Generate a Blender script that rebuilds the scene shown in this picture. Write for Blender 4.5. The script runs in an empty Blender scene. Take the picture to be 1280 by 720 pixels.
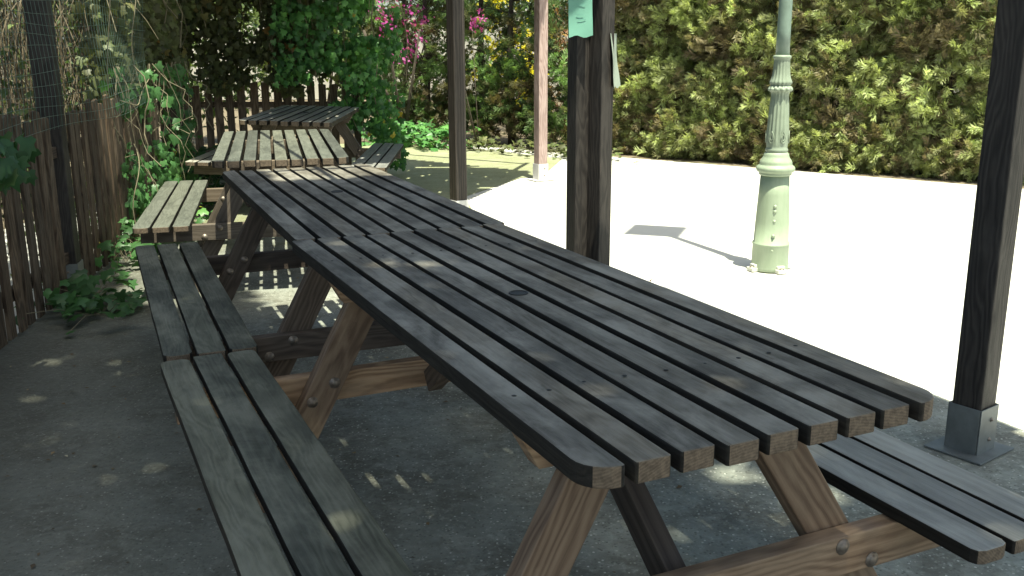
import bpy, bmesh, math, random
import numpy as np
from mathutils import Vector, Matrix, noise

random.seed(7)
RNG = np.random.default_rng(7)
SC = bpy.context.scene
COL = SC.collection
R = math.radians

# ------------------------------------------------------------------ helpers
def link(o, parent=None):
    COL.objects.link(o)
    if parent is not None:
        o.parent = parent
    return o

def tag(o, label=None, cat=None, group=None, kind=None):
    if label: o['label'] = label
    if cat: o['category'] = cat
    if group: o['group'] = group
    if kind: o['kind'] = kind
    return o

def empty(name, loc, rz=0.0, rot=None):
    o = bpy.data.objects.new(name, None)
    o.empty_display_size = 0.1
    o.location = loc
    o.rotation_euler = rot if rot else (0, 0, rz)
    return link(o)

class MB:
    """collects geometry with a grain coordinate and a tint per vertex"""
    def __init__(self):
        self.v, self.g, self.t, self.f, self.m = [], [], [], [], []
    def add(self, verts, faces, grain=None, tint=0.5, mats=None):
        n = len(self.v)
        self.v += [tuple(p) for p in verts]
        self.g += [tuple(p) for p in (grain if grain is not None else verts)]
        self.t += [tint] * len(verts) if not hasattr(tint, '__len__') else list(tint)
        self.f += [tuple(i + n for i in fc) for fc in faces]
        self.m += mats if mats else [0] * len(faces)
    def prism(self, outline, z0, z1, M=Matrix(), tint=None, end=0, side=0):
        """outline in local xy (x along the grain), extruded z0..z1; faces whose normal is along x get material 'end'"""
        k = len(outline)
        loc = [Vector((x, y, z0)) for x, y in outline] + [Vector((x, y, z1)) for x, y in outline]
        fs = [tuple(range(k - 1, -1, -1)), tuple(range(k, 2 * k))]
        ms = [side, 0]
        for i in range(k):
            j = (i + 1) % k
            fs.append((i, j, j + k, i + k))
            dx, dy = outline[j][0] - outline[i][0], outline[j][1] - outline[i][1]
            ms.append(end if abs(dy) > 0.9 * abs(dx) and abs(dy) > 0.004 else side)
        off = Vector((random.uniform(-9, 9), random.uniform(-.05, .05), random.uniform(-.3, .3)))
        self.add([M @ p for p in loc], fs, [p + off for p in loc], random.random() if tint is None else tint, ms)
    def bar(self, p0, p1, a, b, up=(0, 0, 1), tint=None, end=0):
        """rectangular bar from p0 to p1, a = size across, b = size along up"""
        p0, p1 = Vector(p0), Vector(p1)
        x = (p1 - p0); L = x.length; x.normalize()
        y = Vector(up).cross(x).normalized(); z = x.cross(y)
        M = Matrix((x, y, z)).transposed().to_4x4(); M.translation = p0
        self.prism([(0, -a / 2), (L, -a / 2), (L, a / 2), (0, a / 2)], -b / 2, b / 2, M, tint, end)
    def tube(self, pts, rad, seg=6, tint=0.5, cap=True):
        pts = [Vector(p) for p in pts]
        n = len(pts)
        rad = rad if hasattr(rad, '__len__') else [rad] * n
        vs, gs = [], []
        d0 = (pts[1] - pts[0]).normalized()
        ref = Vector((1, 0, 0)) if abs(d0.x) < .8 else Vector((0, 1, 0))
        s = 0
        for i, p in enumerate(pts):
            d = (pts[min(i + 1, n - 1)] - pts[max(i - 1, 0)]).normalized()
            a = d.cross(ref).normalized(); b = d.cross(a)
            if i: s += (p - pts[i - 1]).length
            for k in range(seg):
                t = 2 * math.pi * k / seg
                q = a * math.cos(t) * rad[i] + b * math.sin(t) * rad[i]
                vs.append(p + q); gs.append((s, q.x, q.y))
        fs = [(i * seg + k, i * seg + (k + 1) % seg, (i + 1) * seg + (k + 1) % seg, (i + 1) * seg + k) for i in range(n - 1) for k in range(seg)]
        if cap:
            fs += [tuple(range(seg - 1, -1, -1)), tuple(range((n - 1) * seg, n * seg))]
        self.add(vs, fs, gs, tint)
    def lathe(self, prof, seg=32, c=(0, 0, 0), flute=None, tint=0.5):
        vs = []
        for r, z in prof:
            for k in range(seg):
                t = 2 * math.pi * k / seg
                rr = r
                if flute and flute[0] < z < flute[1]:
                    e = min(1, (z - flute[0]) / .05, (flute[1] - z) / .03)
                    rr = r * (1 - .13 * e * abs(math.sin(t * flute[2] / 2)))
                vs.append((c[0] + rr * math.cos(t), c[1] + rr * math.sin(t), c[2] + z))
        n = len(prof)
        fs = [(i * seg + k, i * seg + (k + 1) % seg, (i + 1) * seg + (k + 1) % seg, (i + 1) * seg + k) for i in range(n - 1) for k in range(seg)]
        fs += [tuple(range(seg - 1, -1, -1)), tuple(range((n - 1) * seg, n * seg))]
        self.add(vs, fs, None, tint)
    def build(self, name, mats, parent=None, bevel=0.0, smooth=False, seg=2):
        me = bpy.data.meshes.new(name)
        me.from_pydata(self.v, [], self.f)
        a = me.attributes.new('grain', 'FLOAT_VECTOR', 'POINT'); a.data.foreach_set('vector', [c for p in self.g for c in p])
        a = me.attributes.new('tint', 'FLOAT', 'POINT'); a.data.foreach_set('value', [float(t) for t in self.t])
        for m in (mats if isinstance(mats, (list, tuple)) else [mats]): me.materials.append(m)
        me.polygons.foreach_set('material_index', self.m)
        if smooth: me.polygons.foreach_set('use_smooth', [True] * len(me.polygons))
        me.update()
        o = link(bpy.data.objects.new(name, me), parent)
        if bevel:
            b = o.modifiers.new('bevel', 'BEVEL'); b.width = bevel; b.segments = seg; b.limit_method = 'ANGLE'; b.angle_limit = R(35)
        return o

def np_mesh(name, V, F, T, mat):
    """fast mesh: V (n,3), F (m,k), T (n,) tint"""
    me = bpy.data.meshes.new(name)
    k = F.shape[1]
    me.vertices.add(len(V)); me.vertices.foreach_set('co', V.astype(np.float32).ravel())
    me.loops.add(F.size); me.loops.foreach_set('vertex_index', F.astype(np.int32).ravel())
    me.polygons.add(len(F)); me.polygons.foreach_set('loop_start', np.arange(0, F.size, k, dtype=np.int32))
    me.update(calc_edges=True)
    a = me.attributes.new('tint', 'FLOAT', 'POINT'); a.data.foreach_set('value', T.astype(np.float32))
    me.materials.append(mat)
    return me

# ------------------------------------------------------------------ materials
class NT:
    def __init__(self, name):
        self.m = bpy.data.materials.new(name); self.m.use_nodes = True
        self.t = self.m.node_tree; self.n = self.t.nodes; self.n.clear()
        self.out = self.n.new('ShaderNodeOutputMaterial')
        self.b = self.n.new('ShaderNodeBsdfPrincipled')
        self.t.links.new(self.b.outputs[0], self.out.inputs[0])
    def add(self, typ, **kw):
        n = self.n.new(typ)
        for k, v in kw.items():
            if k in n.inputs.keys(): n.inputs[k].default_value = v
            else: setattr(n, k, v)
        return n
    def l(self, a, b): self.t.links.new(a, b)
    def ramp(self, src, stops):
        r = self.n.new('ShaderNodeValToRGB'); e = r.color_ramp.elements
        while len(e) < len(stops): e.new(.5)
        for i, (p, c) in enumerate(stops):
            e[i].position = p; e[i].color = (*c, 1) if len(c) == 3 else c
        self.l(src, r.inputs[0]); return r.outputs[0]
    def mix(self, fac, a, b, blend='MIX'):
        n = self.n.new('ShaderNodeMix'); n.data_type = 'RGBA'; n.blend_type = blend
        for i, s in ((0, fac), (6, a), (7, b)):
            if hasattr(s, 'links'): self.l(s, n.inputs[i])
            else: n.inputs[i].default_value = (*s, 1) if isinstance(s, tuple) and len(s) == 3 else s
        return n.outputs[2]
    def math(self, op, a, b=0.0):
        n = self.n.new('ShaderNodeMath'); n.operation = op
        for i, s in ((0, a), (1, b)):
            if hasattr(s, 'links'): self.l(s, n.inputs[i])
            else: n.inputs[i].default_value = s
        return n.outputs[0]
    def attr(self, name, vec=False):
        n = self.add('ShaderNodeAttribute', attribute_name=name); return n.outputs[1] if vec else n.outputs[2]
    def map(self, src, sc, loc=(0, 0, 0)):
        n = self.add('ShaderNodeMapping'); n.inputs['Scale'].default_value = sc; n.inputs['Location'].default_value = loc
        self.l(src, n.inputs[0]); return n.outputs[0]
    def noise(self, src, scale, detail=4, rough=.55, dist=0.0):
        n = self.add('ShaderNodeTexNoise'); n.inputs['Scale'].default_value = scale; n.inputs['Detail'].default_value = detail
        n.inputs['Roughness'].default_value = rough; n.inputs['Distortion'].default_value = dist
        if src is not None: self.l(src, n.inputs['Vector'])
        return n.outputs[0]
    def bump(self, h, strength, dist):
        n = self.add('ShaderNodeBump'); n.inputs['Strength'].default_value = strength; n.inputs['Distance'].default_value = dist
        self.l(h, n.inputs['Height']); self.l(n.outputs[0], self.b.inputs['Normal'])

def sc3(c, k): return tuple(x * k for x in c)

def wood(name, dark, mid, light, rough=.6, worn=None, worn_amt=.5, knots=False, bump=.5, spec=.4, ringmix=.5, ringf=18, wear_dapple=0):
    t = NT(name); g = t.attr('grain', True); tint = t.attr('tint')
    fine = t.noise(t.map(g, (1.6, 110, 110)), 2.0, 6, .65, .4)
    blot = t.noise(t.map(g, (3.2, 14, 14), (5, 2, 8)), 1.4, 6, .65, .3)
    fib = t.math('ADD', t.math('MULTIPLY', fine, .55), t.math('MULTIPLY', blot, .45))
    warp = t.noise(t.map(g, (1.5, 7, 7)), 1.2, 3, .5)
    rv = t.add('ShaderNodeVectorMath', operation='ADD')
    t.l(t.map(g, (.22, 1, 1), (0, .05, .09)), rv.inputs[0])
    sv = t.add('ShaderNodeVectorMath', operation='SCALE'); sv.inputs['Scale'].default_value = .14
    t.l(warp, sv.inputs[0]); t.l(sv.outputs[0], rv.inputs[1])
    w = t.add('ShaderNodeTexWave', wave_type='RINGS', rings_direction='X'); w.inputs['Scale'].default_value = ringf
    w.inputs['Distortion'].default_value = 3.2; w.inputs['Detail'].default_value = 2; w.inputs['Detail Scale'].default_value = .8
    t.l(rv.outputs[0], w.inputs['Vector'])
    f = t.math('ADD', t.math('MULTIPLY', fib, 1 - ringmix), t.math('MULTIPLY', w.outputs[1], ringmix))
    c = t.ramp(f, [(.22, dark), (.5, mid), (.8, light)])
    v = t.ramp(tint, [(0, (.62, .62, .64)), (.5, (1, 1, 1)), (1, (1.35, 1.28, 1.18))])
    c = t.mix(1.0, c, v, 'MULTIPLY')
    if worn:
        wn = t.noise(t.map(g, (3.4, 9, 9)), 1.3, 7, .68, .6)
        c = t.mix(t.math('MULTIPLY', t.ramp(wn, [(.48, (0, 0, 0)), (.72, (1, 1, 1))]), worn_amt), c, worn)
    if wear_dapple:  # pale and dark patches across planks: wear plus painted-in soft sun dapples
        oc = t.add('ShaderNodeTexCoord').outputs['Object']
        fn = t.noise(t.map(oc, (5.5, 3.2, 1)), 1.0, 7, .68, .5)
        c = t.mix(t.ramp(fn, [(.47, (0, 0, 0)), (.63, (wear_dapple,) * 3)]), c, sc3(worn, 1.05))
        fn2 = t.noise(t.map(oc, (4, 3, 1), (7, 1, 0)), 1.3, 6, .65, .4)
        c = t.mix(t.ramp(fn2, [(.5, (0, 0, 0)), (.68, (wear_dapple * .9,) * 3)]), c, sc3(dark, .75))
    if knots:
        kn = t.add('ShaderNodeTexVoronoi'); kn.inputs['Scale'].default_value = 1.0
        t.l(t.map(g, (2.6, 16, 16)), kn.inputs['Vector'])
        c = t.mix(t.ramp(kn.outputs[0], [(.05, (1, 1, 1)), (.13, (0, 0, 0))]), c, sc3(mid, 2.2))
    st = t.noise(t.map(g, (3, 12, 12), (3, 1, 2)), 1.0, 5, .6)
    c = t.mix(t.ramp(st, [(.3, (.55,) * 3), (.5, (0, 0, 0))]), c, sc3(dark, .6))
    t.l(c, t.b.inputs['Base Color'])
    t.l(t.ramp(fib, [(.3, (rough + .2,) * 3), (.7, (rough - .08,) * 3)]), t.b.inputs['Roughness'])
    t.b.inputs['Specular IOR Level'].default_value = spec
    t.bump(t.math('ADD', t.math('MULTIPLY', fine, .7), t.math('MULTIPLY', w.outputs[1], .3)), bump, .0025)
    return t.m

def endgrain(name, c0, c1):
    t = NT(name); g = t.attr('grain', True)
    w = t.add('ShaderNodeTexWave', wave_type='RINGS', rings_direction='X'); w.inputs['Scale'].default_value = 60; w.inputs['Distortion'].default_value = 4
    t.l(g, w.inputs['Vector'])
    n = t.noise(t.map(g, (.5, 60, 60)), 1.5, 6, .6, .3)
    c = t.ramp(t.math('ADD', t.math('MULTIPLY', w.outputs[1], .12), t.math('MULTIPLY', n, .88)), [(.25, c0), (.75, c1)])
    t.l(c, t.b.inputs['Base Color']); t.b.inputs['Roughness'].default_value = .8; t.bump(n, .6, .002)
    return t.m

def plain(name, c, rough=.6, metal=0.0, var=.15, scale=18, bump=.15, spec=.5):
    t = NT(name); co = t.add('ShaderNodeTexCoord').outputs['Object']
    n = t.noise(co, scale, 6, .6)
    t.l(t.ramp(n, [(.3, sc3(c, 1 - var)), (.7, sc3(c, 1 + var))]), t.b.inputs['Base Color'])
    t.b.inputs['Roughness'].default_value = rough; t.b.inputs['Metallic'].default_value = metal
    t.b.inputs['Specular IOR Level'].default_value = spec
    t.bump(n, bump, .004)
    return t.m

def foliage(name, stops, trans=.35, rough=.5, tcol=None):
    t = NT(name); tint = t.attr('tint')
    c = t.ramp(tint, stops)
    co = t.add('ShaderNodeTexCoord').outputs['Object']
    c = t.mix(1.0, c, t.ramp(t.noise(co, 9, 3), [(.3, (.75, .75, .75)), (.7, (1.2, 1.2, 1.15))]), 'MULTIPLY')
    t.l(c, t.b.inputs['Base Color']); t.b.inputs['Roughness'].default_value = rough; t.b.inputs['Specular IOR Level'].default_value = .35
    tr = t.add('ShaderNodeBsdfTranslucent'); mx = t.add('ShaderNodeMixShader'); mx.inputs[0].default_value = trans
    t.l(t.mix(1.0, c, (1.15, 1.2, .6), 'MULTIPLY'), tr.inputs[0])
    t.l(t.b.outputs[0], mx.inputs[1]); t.l(tr.outputs[0], mx.inputs[2]); t.l(mx.outputs[0], t.out.inputs[0])
    return t.m

M = {}
M['top'] = wood('tabletop_wood', (.062, .052, .041), (.128, .113, .094), (.2, .182, .156), .5, (.27, .25, .22), .6, spec=.3, ringmix=.2, wear_dapple=.75)  # worn mottling on the top doubles as painted sun dapples
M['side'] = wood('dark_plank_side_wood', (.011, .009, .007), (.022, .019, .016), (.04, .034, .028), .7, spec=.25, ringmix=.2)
M['bench'] = wood('bench_wood', (.042, .043, .032), (.083, .085, .065), (.13, .132, .105), .58, (.21, .205, .165), .5, spec=.35, ringmix=.24, wear_dapple=.45)
M['grey'] = wood('pale_grey_wood', (.17, .165, .155), (.28, .275, .257), (.38, .374, .35), .36, (.45, .445, .425), .5, spec=.6, ringmix=.15)  # on the right benches this paler grey also paints in sky sheen
M['green'] = wood('mossy_grey_wood', (.048, .051, .042), (.088, .093, .078), (.132, .138, .117), .55, (.165, .17, .145), .5, spec=.4, ringmix=.2)
M['leg'] = wood('brown_leg_wood', (.125, .072, .044), (.25, .16, .1), (.36, .245, .16), .6, (.38, .28, .19), .4, ringmix=.32, bump=.3, ringf=15)
M['darkleg'] = wood('dark_leg_wood', (.045, .031, .023), (.09, .064, .048), (.14, .105, .08), .6, ringmix=.3, bump=.3, ringf=15)
M['greyleg'] = wood('grey_brown_leg_wood', (.07, .052, .039), (.125, .098, .076), (.18, .148, .12), .6, ringmix=.2, bump=.3, ringf=15)
M['end'] = endgrain('end_grain', (.05, .034, .022), (.2, .145, .1))
M['post'] = wood('dark_post_wood', (.012, .009, .008), (.028, .022, .019), (.05, .041, .036), .55, (.065, .054, .048), .4, knots=True, ringmix=.4)
M['paleP'] = wood('bleached_post_wood', (.2, .135, .125), (.34, .245, .23), (.43, .33, .31), .6, (.47, .37, .35), .4, knots=False, ringmix=.35)
M['fence'] = wood('fence_wood', (.028, .018, .011), (.075, .05, .033), (.13, .092, .062), .75, (.17, .135, .1), .5, ringmix=.35)
M['fence2'] = wood('back_fence_wood', (.06, .04, .025), (.15, .105, .07), (.23, .17, .12), .75, (.27, .22, .17), .5, ringmix=.35)
M['roofwood'] = wood('roof_board_wood', (.05, .035, .025), (.1, .07, .05), (.16, .12, .09), .7)
M['bolt'] = plain('bolt_metal', (.22, .18, .15), .5, .7, .3, 60)
M['sleeve'] = plain('grey_sleeve_metal', (.19, .2, .2), .5, .5, .2, 12, .1)
M['paleS'] = plain('pale_sleeve_metal', (.6, .58, .58), .5, .2, .1, 12, .1)
M['hole'] = plain('dark_ring_and_bore', (.012, .012, .012), .6, 0, .1)
M['paper'] = plain('shade_tinted_paper', (.17, .37, .29), .8, 0, .05, 8, .05)  # white paper with the teal of the shade painted into its colour
M['paper2'] = plain('pale_paper', (.27, .31, .26), .8, 0, .05, 8, .05)
M['ink'] = plain('faded_ink', (.15, .33, .28), .8, 0, .1)
M['wire'] = plain('green_net_wire', (.08, .13, .11), .5, 0, .2)
M['twig'] = plain('dry_twig_bark', (.13, .1, .065), .85, 0, .3, 9)
M['bark'] = plain('dark_bark', (.055, .042, .03), .9, 0, .4, 14, .8)
M['tendril'] = plain('vine_stem_bark', (.2, .17, .11), .8, 0, .3, 20)
M['stucco'] = plain('pale_stucco', (.5, .47, .43), .9, 0, .08, 3, .3)
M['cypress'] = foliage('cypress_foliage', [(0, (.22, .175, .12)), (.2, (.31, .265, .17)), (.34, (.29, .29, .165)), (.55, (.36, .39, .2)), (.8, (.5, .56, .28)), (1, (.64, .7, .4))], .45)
M['cypdark'] = foliage('shade_toned_cypress_foliage', [(0, (.12, .09, .05)), (.25, (.12, .12, .06)), (.55, (.13, .2, .08)), (.85, (.2, .32, .12)), (1, (.3, .44, .16))], .35)  # darker cypress tones, painting in the shade on the open row
M['ivy'] = foliage('ivy_leaf', [(0, (.03, .065, .027)), (.45, (.055, .14, .05)), (.75, (.1, .25, .075)), (.93, (.16, .36, .1)), (.95, (.4, .34, .05)), (1, (.45, .3, .05))], .35, .4)
M['vine'] = foliage('vine_leaf', [(0, (.035, .08, .03)), (.5, (.06, .145, .05)), (.85, (.1, .23, .075)), (.94, (.14, .29, .09)), (.96, (.5, .4, .06)), (1, (.5, .22, .06))], .35, .4)
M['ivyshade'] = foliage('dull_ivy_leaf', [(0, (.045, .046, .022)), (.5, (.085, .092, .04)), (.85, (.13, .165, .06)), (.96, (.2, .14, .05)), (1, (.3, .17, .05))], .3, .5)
M['shrub'] = foliage('garden_leaf', [(0, (.035, .05, .018)), (.5, (.07, .11, .035)), (1, (.16, .2, .065))], .35)
M['yellow'] = foliage('yellow_leaf', [(0, (.3, .25, .03)), (.5, (.55, .46, .04)), (1, (.75, .66, .08))], .4)
M['magenta'] = foliage('magenta_flower', [(0, (.3, .03, .2)), (.5, (.48, .07, .36)), (1, (.62, .16, .5))], .4)
M['red'] = foliage('red_orange_leaf', [(0, (.25, .12, .07)), (.5, (.4, .22, .14)), (1, (.55, .4, .32))], .4)
M['litter'] = foliage('dry_leaf', [(0, (.06, .04, .02)), (.5, (.16, .1, .05)), (.8, (.3, .22, .12)), (1, (.5, .48, .4))], .1)
M['dryleaf'] = foliage('dry_stem_leaf', [(0, (.04, .033, .02)), (.5, (.12, .095, .058)), (.75, (.26, .21, .14)), (.82, (.1, .14, .04)), (1, (.22, .28, .08))], .25)

# --- lamp paint
t = NT('pale_green_paint'); co = t.add('ShaderNodeTexCoord').outputs['Object']
n1 = t.noise(t.map(co, (6, 6, 1.2)), 3, 6, .65); n2 = t.noise(co, 45, 5, .6)
c = t.ramp(n1, [(.3, (.25, .305, .21)), (.55, (.285, .34, .24)), (.8, (.32, .37, .27))])
c = t.mix(t.ramp(n2, [(.66, (0, 0, 0)), (.74, (.5, .5, .5))]), c, (.22, .3, .2))
n3 = t.noise(t.map(co, (22, 22, 3)), 1.0, 6, .7, .3); n4 = t.noise(co, 16, 7, .75)
c = t.mix(t.ramp(n3, [(.52, (0, 0, 0)), (.7, (.3, .3, .3))]), c, (.2, .24, .16))
c = t.mix(t.ramp(n4, [(.69, (0, 0, 0)), (.71, (.7, .7, .7))]), c, (.2, .12, .06))
t.l(c, t.b.inputs['Base Color']); t.b.inputs['Roughness'].default_value = .55; t.bump(t.math('ADD', n2, t.math('MULTIPLY', n4, .6)), .3, .003)
M['lamp'] = t.m
M['lampmid'] = plain('worn_green_paint', (.225, .265, .2), .5, 0, .12, 16, .15)
M['lampup'] = plain('grey_green_paint', (.165, .22, .185), .45, 0, .12, 20, .1)
M['lug'] = plain('chipped_white_paint', (.55, .55, .48), .6, 0, .25, 40, .3)
t = NT('frosted_lamp_glass'); t.b.inputs['Base Color'].default_value = (.75, .75, .72, 1); t.b.inputs['Roughness'].default_value = .35
M['glass'] = t.m

# --- ground surfaces
t = NT('plaza_concrete'); co = t.add('ShaderNodeTexCoord').outputs['Object']
n1 = t.noise(co, .6, 6, .6); n2 = t.noise(co, 30, 5, .7)
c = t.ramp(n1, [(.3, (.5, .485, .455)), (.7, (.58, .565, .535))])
c = t.mix(t.math('MULTIPLY', n2, .25), c, (.42, .4, .375))
t.l(c, t.b.inputs['Base Color']); t.b.inputs['Roughness'].default_value = .85; t.bump(n2, .2, .003)
M['plaza'] = t.m

t = NT('pergola_floor_concrete'); co = t.add('ShaderNodeTexCoord').outputs['Object']
n1 = t.noise(co, 1.1, 7, .65); n2 = t.noise(co, 42, 6, .75); n3 = t.noise(t.map(co, (1, 1, 1), (7, 3, 0)), 3.5, 6, .7)
v = t.add('ShaderNodeTexVoronoi'); v.inputs['Scale'].default_value = 55; t.l(co, v.inputs['Vector'])
n4 = t.noise(t.map(co, (1, 1, 1), (2, 9, 0)), 11, 8, .75, .4)
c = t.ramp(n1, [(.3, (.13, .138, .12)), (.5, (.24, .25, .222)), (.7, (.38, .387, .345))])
c = t.mix(t.ramp(n3, [(.42, (0, 0, 0)), (.62, (.8, .8, .8))]), c, (.1, .092, .072))
c = t.mix(t.ramp(n4, [(.5, (0, 0, 0)), (.64, (.55, .55, .55))]), c, (.36, .37, .325))
c = t.mix(t.ramp(n4, [(.3, (.6, .6, .6)), (.42, (0, 0, 0))]), c, (.075, .08, .066))
c = t.mix(t.ramp(n2, [(.54, (0, 0, 0)), (.66, (.6, .6, .6))]), c, (.42, .43, .38))
c = t.mix(t.ramp(v.outputs[0], [(.12, (.75, .75, .75)), (.26, (0, 0, 0))]), c, (.08, .085, .072))
v2 = t.add('ShaderNodeTexVoronoi'); v2.inputs['Scale'].default_value = 95; t.l(co, v2.inputs['Vector'])
sep = t.add('ShaderNodeSeparateColor'); t.l(v2.outputs['Color'], sep.inputs[0])
fleck = t.math('MULTIPLY', t.math('LESS_THAN', v2.outputs[0], .33), t.math('GREATER_THAN', sep.outputs[0], .72))
c = t.mix(fleck, c, t.ramp(sep.outputs[1], [(0, (.12, .11, .09)), (.45, (.3, .29, .25)), (1, (.62, .61, .56))]))
sx = t.add('ShaderNodeSeparateXYZ'); t.l(co, sx.inputs[0])
# moss on the far end of the slab, dirt plus painted-in shade towards the fence (both with ragged noise edges)
ym = t.math('ADD', sx.outputs[1], t.math('MULTIPLY', n3, 4.0))
c = t.mix(t.ramp(t.math('MULTIPLY', ym, .1), [(.85, (0, 0, 0)), (1.4, (.6, .6, .6))]), c, (.27, .28, .13))
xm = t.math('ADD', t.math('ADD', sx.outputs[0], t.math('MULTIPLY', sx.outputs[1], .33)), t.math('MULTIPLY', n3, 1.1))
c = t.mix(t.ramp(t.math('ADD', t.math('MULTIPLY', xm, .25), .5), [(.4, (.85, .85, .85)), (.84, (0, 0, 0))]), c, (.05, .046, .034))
t.l(c, t.b.inputs['Base Color'])
t.l(t.ramp(n2, [(.3, (.75,) * 3), (.7, (.5,) * 3)]), t.b.inputs['Roughness'])
hh = t.math('ADD', n2, t.math('MULTIPLY', v.outputs[0], .6))
t.bump(hh, .55, .006)
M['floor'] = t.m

t = NT('garden_soil'); co = t.add('ShaderNodeTexCoord').outputs['Object']
n1 = t.noise(co, .5, 6, .6); n2 = t.noise(co, 14, 5, .7)
c = t.ramp(n1, [(.35, (.12, .09, .06)), (.6, (.18, .145, .1)), (.75, (.09, .12, .05))])
c = t.mix(t.math('MULTIPLY', n2, .5), c, (.12, .09, .06))
t.l(c, t.b.inputs['Base Color']); t.b.inputs['Roughness'].default_value = .95; t.bump(n2, .6, .02)
M['soil'] = t.m

# translucent green roof sheeting over the boards' frame
t = NT('green_shade_sheet'); t.b.inputs['Base Color'].default_value = (.08, .16, .13, 1); t.b.inputs['Roughness'].default_value = .7
tr = t.add('ShaderNodeBsdfTranslucent'); tr.inputs[0].default_value = (.05, .22, .16, 1)
mx = t.add('ShaderNodeMixShader'); mx.inputs[0].default_value = .12
t.l(t.b.outputs[0], mx.inputs[1]); t.l(tr.outputs[0], mx.inputs[2]); t.l(mx.outputs[0], t.out.inputs[0])
M['sheet'] = t.m

# ------------------------------------------------------------------ camera, light, world
cam = bpy.data.cameras.new('camera'); co_ = link(bpy.data.objects.new('camera', cam))
cam.sensor_width = 36; cam.lens = 34.454; cam.clip_end = 500; cam.clip_start = .05
pitch, roll = R(14.1545), R(-.2301)
Fv = Vector((0, math.cos(pitch), -math.sin(pitch))); Rv = Vector((1, 0, 0)); Uv = Rv.cross(Fv)
cr, sr = math.cos(roll), math.sin(roll)
# a point's image is turned by +roll (y down), so the camera's own axes turn the other way
R2 = Rv * cr + Uv * sr; U2 = -Rv * sr + Uv * cr
mw = Matrix((R2, U2, -Fv)).transposed().to_4x4(); mw.translation = (0, 0, 1.3506)
co_.matrix_world = mw
SC.camera = co_

EL = R(73); AZ = (-.367, .930)
sd = Vector((AZ[0] * math.cos(EL), AZ[1] * math.cos(EL), -math.sin(EL)))
sun = bpy.data.lights.new('sun', 'SUN'); sun.energy = 5.0; sun.angle = R(.53); sun.color = (1, .95, .87)
so = link(bpy.data.objects.new('sun', sun)); so.rotation_euler = sd.to_track_quat('-Z', 'Y').to_euler(); so.location = (3, -5, 20)
W = bpy.data.worlds.new('World'); SC.world = W; W.use_nodes = True
nt = W.node_tree; bg = nt.nodes['Background']; sky = nt.nodes.new('ShaderNodeTexSky'); sky.sky_type = 'NISHITA'
sky.sun_disc = False; sky.sun_elevation = EL; sky.sun_rotation = math.atan2(-AZ[0], -AZ[1]); sky.air_density = .8; sky.dust_density = 2.5; sky.ozone_density = .5
nt.links.new(sky.outputs[0], bg.inputs[0]); bg.inputs[1].default_value = .115
SC.view_settings.view_transform = 'Standard'; SC.view_settings.look = 'None'; SC.view_settings.gamma = 1
SC.view_settings.exposure = 1.25
SC.view_settings.use_white_balance = True; SC.view_settings.white_balance_temperature = 7000; SC.view_settings.white_balance_tint = -6
SC.cycles.max_bounces = 8; SC.cycles.diffuse_bounces = 5; SC.cycles.use_denoising = True

# ------------------------------------------------------------------ the setting
def sheet(name, pts, z, mat):
    b = MB(); b.add([(x, y, z) for x, y in pts], [tuple(range(len(pts)))])
    o = b.build(name, mat); tag(o, kind='structure'); return o
sheet('ground', [(-150, -150), (150, -150), (150, 150), (-150, 150)], -.008, M['soil'])

PR = Vector((1.541, 3.068)); DR = Vector((-.405, .914)); WR = Vector((.914, .405))
def row(w, l): p = PR + WR * w + DR * l; return (p.x, p.y)
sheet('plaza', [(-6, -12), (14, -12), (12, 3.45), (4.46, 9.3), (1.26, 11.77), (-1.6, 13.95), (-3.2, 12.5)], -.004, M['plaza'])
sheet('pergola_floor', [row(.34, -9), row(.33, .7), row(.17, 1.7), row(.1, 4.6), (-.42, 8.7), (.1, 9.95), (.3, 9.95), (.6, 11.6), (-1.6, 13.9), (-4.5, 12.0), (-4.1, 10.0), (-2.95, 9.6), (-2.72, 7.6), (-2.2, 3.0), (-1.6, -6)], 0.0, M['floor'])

# ------------------------------------------------------------------ picnic tables
TW, TZ = .71, .75
def jag(x0, x1, y, amp, n=14, seed=0):
    """points along a plank edge, slightly wavy from wear"""
    return [(x0 + (x1 - x0) * i / n, y + amp * noise.noise(Vector((x0 + (x1 - x0) * i / n * 6, seed * 7.3, y * 3)))) for i in range(n + 1)]

def rounded(x0, x1, y0, y1, r_corner, amp, seed):
    """plank outline along x; r_corner = dict of corner -> radius (0: x0y0, 1: x1y0, 2: x1y1, 3: x0y1)"""
    pts = []
    def arc(cx, cy, r, a0):
        k = 6 if r > .02 else 2
        return [(cx + r * math.cos(R(a0 + 90 * i / k)), cy + r * math.sin(R(a0 + 90 * i / k))) for i in range(k + 1)]
    r = [r_corner.get(i, .004) for i in range(4)]
    pts += arc(x0 + r[0], y0 + r[0], r[0], 180) + jag(x0 + r[0], x1 - r[1], y0, amp, 16, seed)[1:-1]
    pts += arc(x1 - r[1], y0 + r[1], r[1], 270)
    pts += arc(x1 - r[2], y1 - r[2], r[2], 0) + jag(x1 - r[2], x0 + r[3], y1, amp, 16, seed + 3)[1:-1]
    pts += arc(x0 + r[3], y1 - r[3], r[3], 90)
    return pts

# plank frame: grain x -> table +Y, plank y -> table -X  (right handed)
MP = Matrix(((0, -1, 0, 0), (1, 0, 0, 0), (0, 0, 1, 0), (0, 0, 0, 1)))

def bolt_mb(p, n, r=.0115):
    b = MB(); n = Vector(n)
    q = n.to_track_quat('Z', 'Y').to_matrix().to_4x4(); q.translation = Vector(p)
    prof = [(r * 1.5, 0), (r * 1.5, .0015), (r, .002), (r * .92, .004), (r * .6, .0065), (r * .2, .0075)]
    t = MB(); t.lathe(prof, 12)
    b.add([q @ Vector(v) for v in t.v], t.f)
    return b

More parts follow.
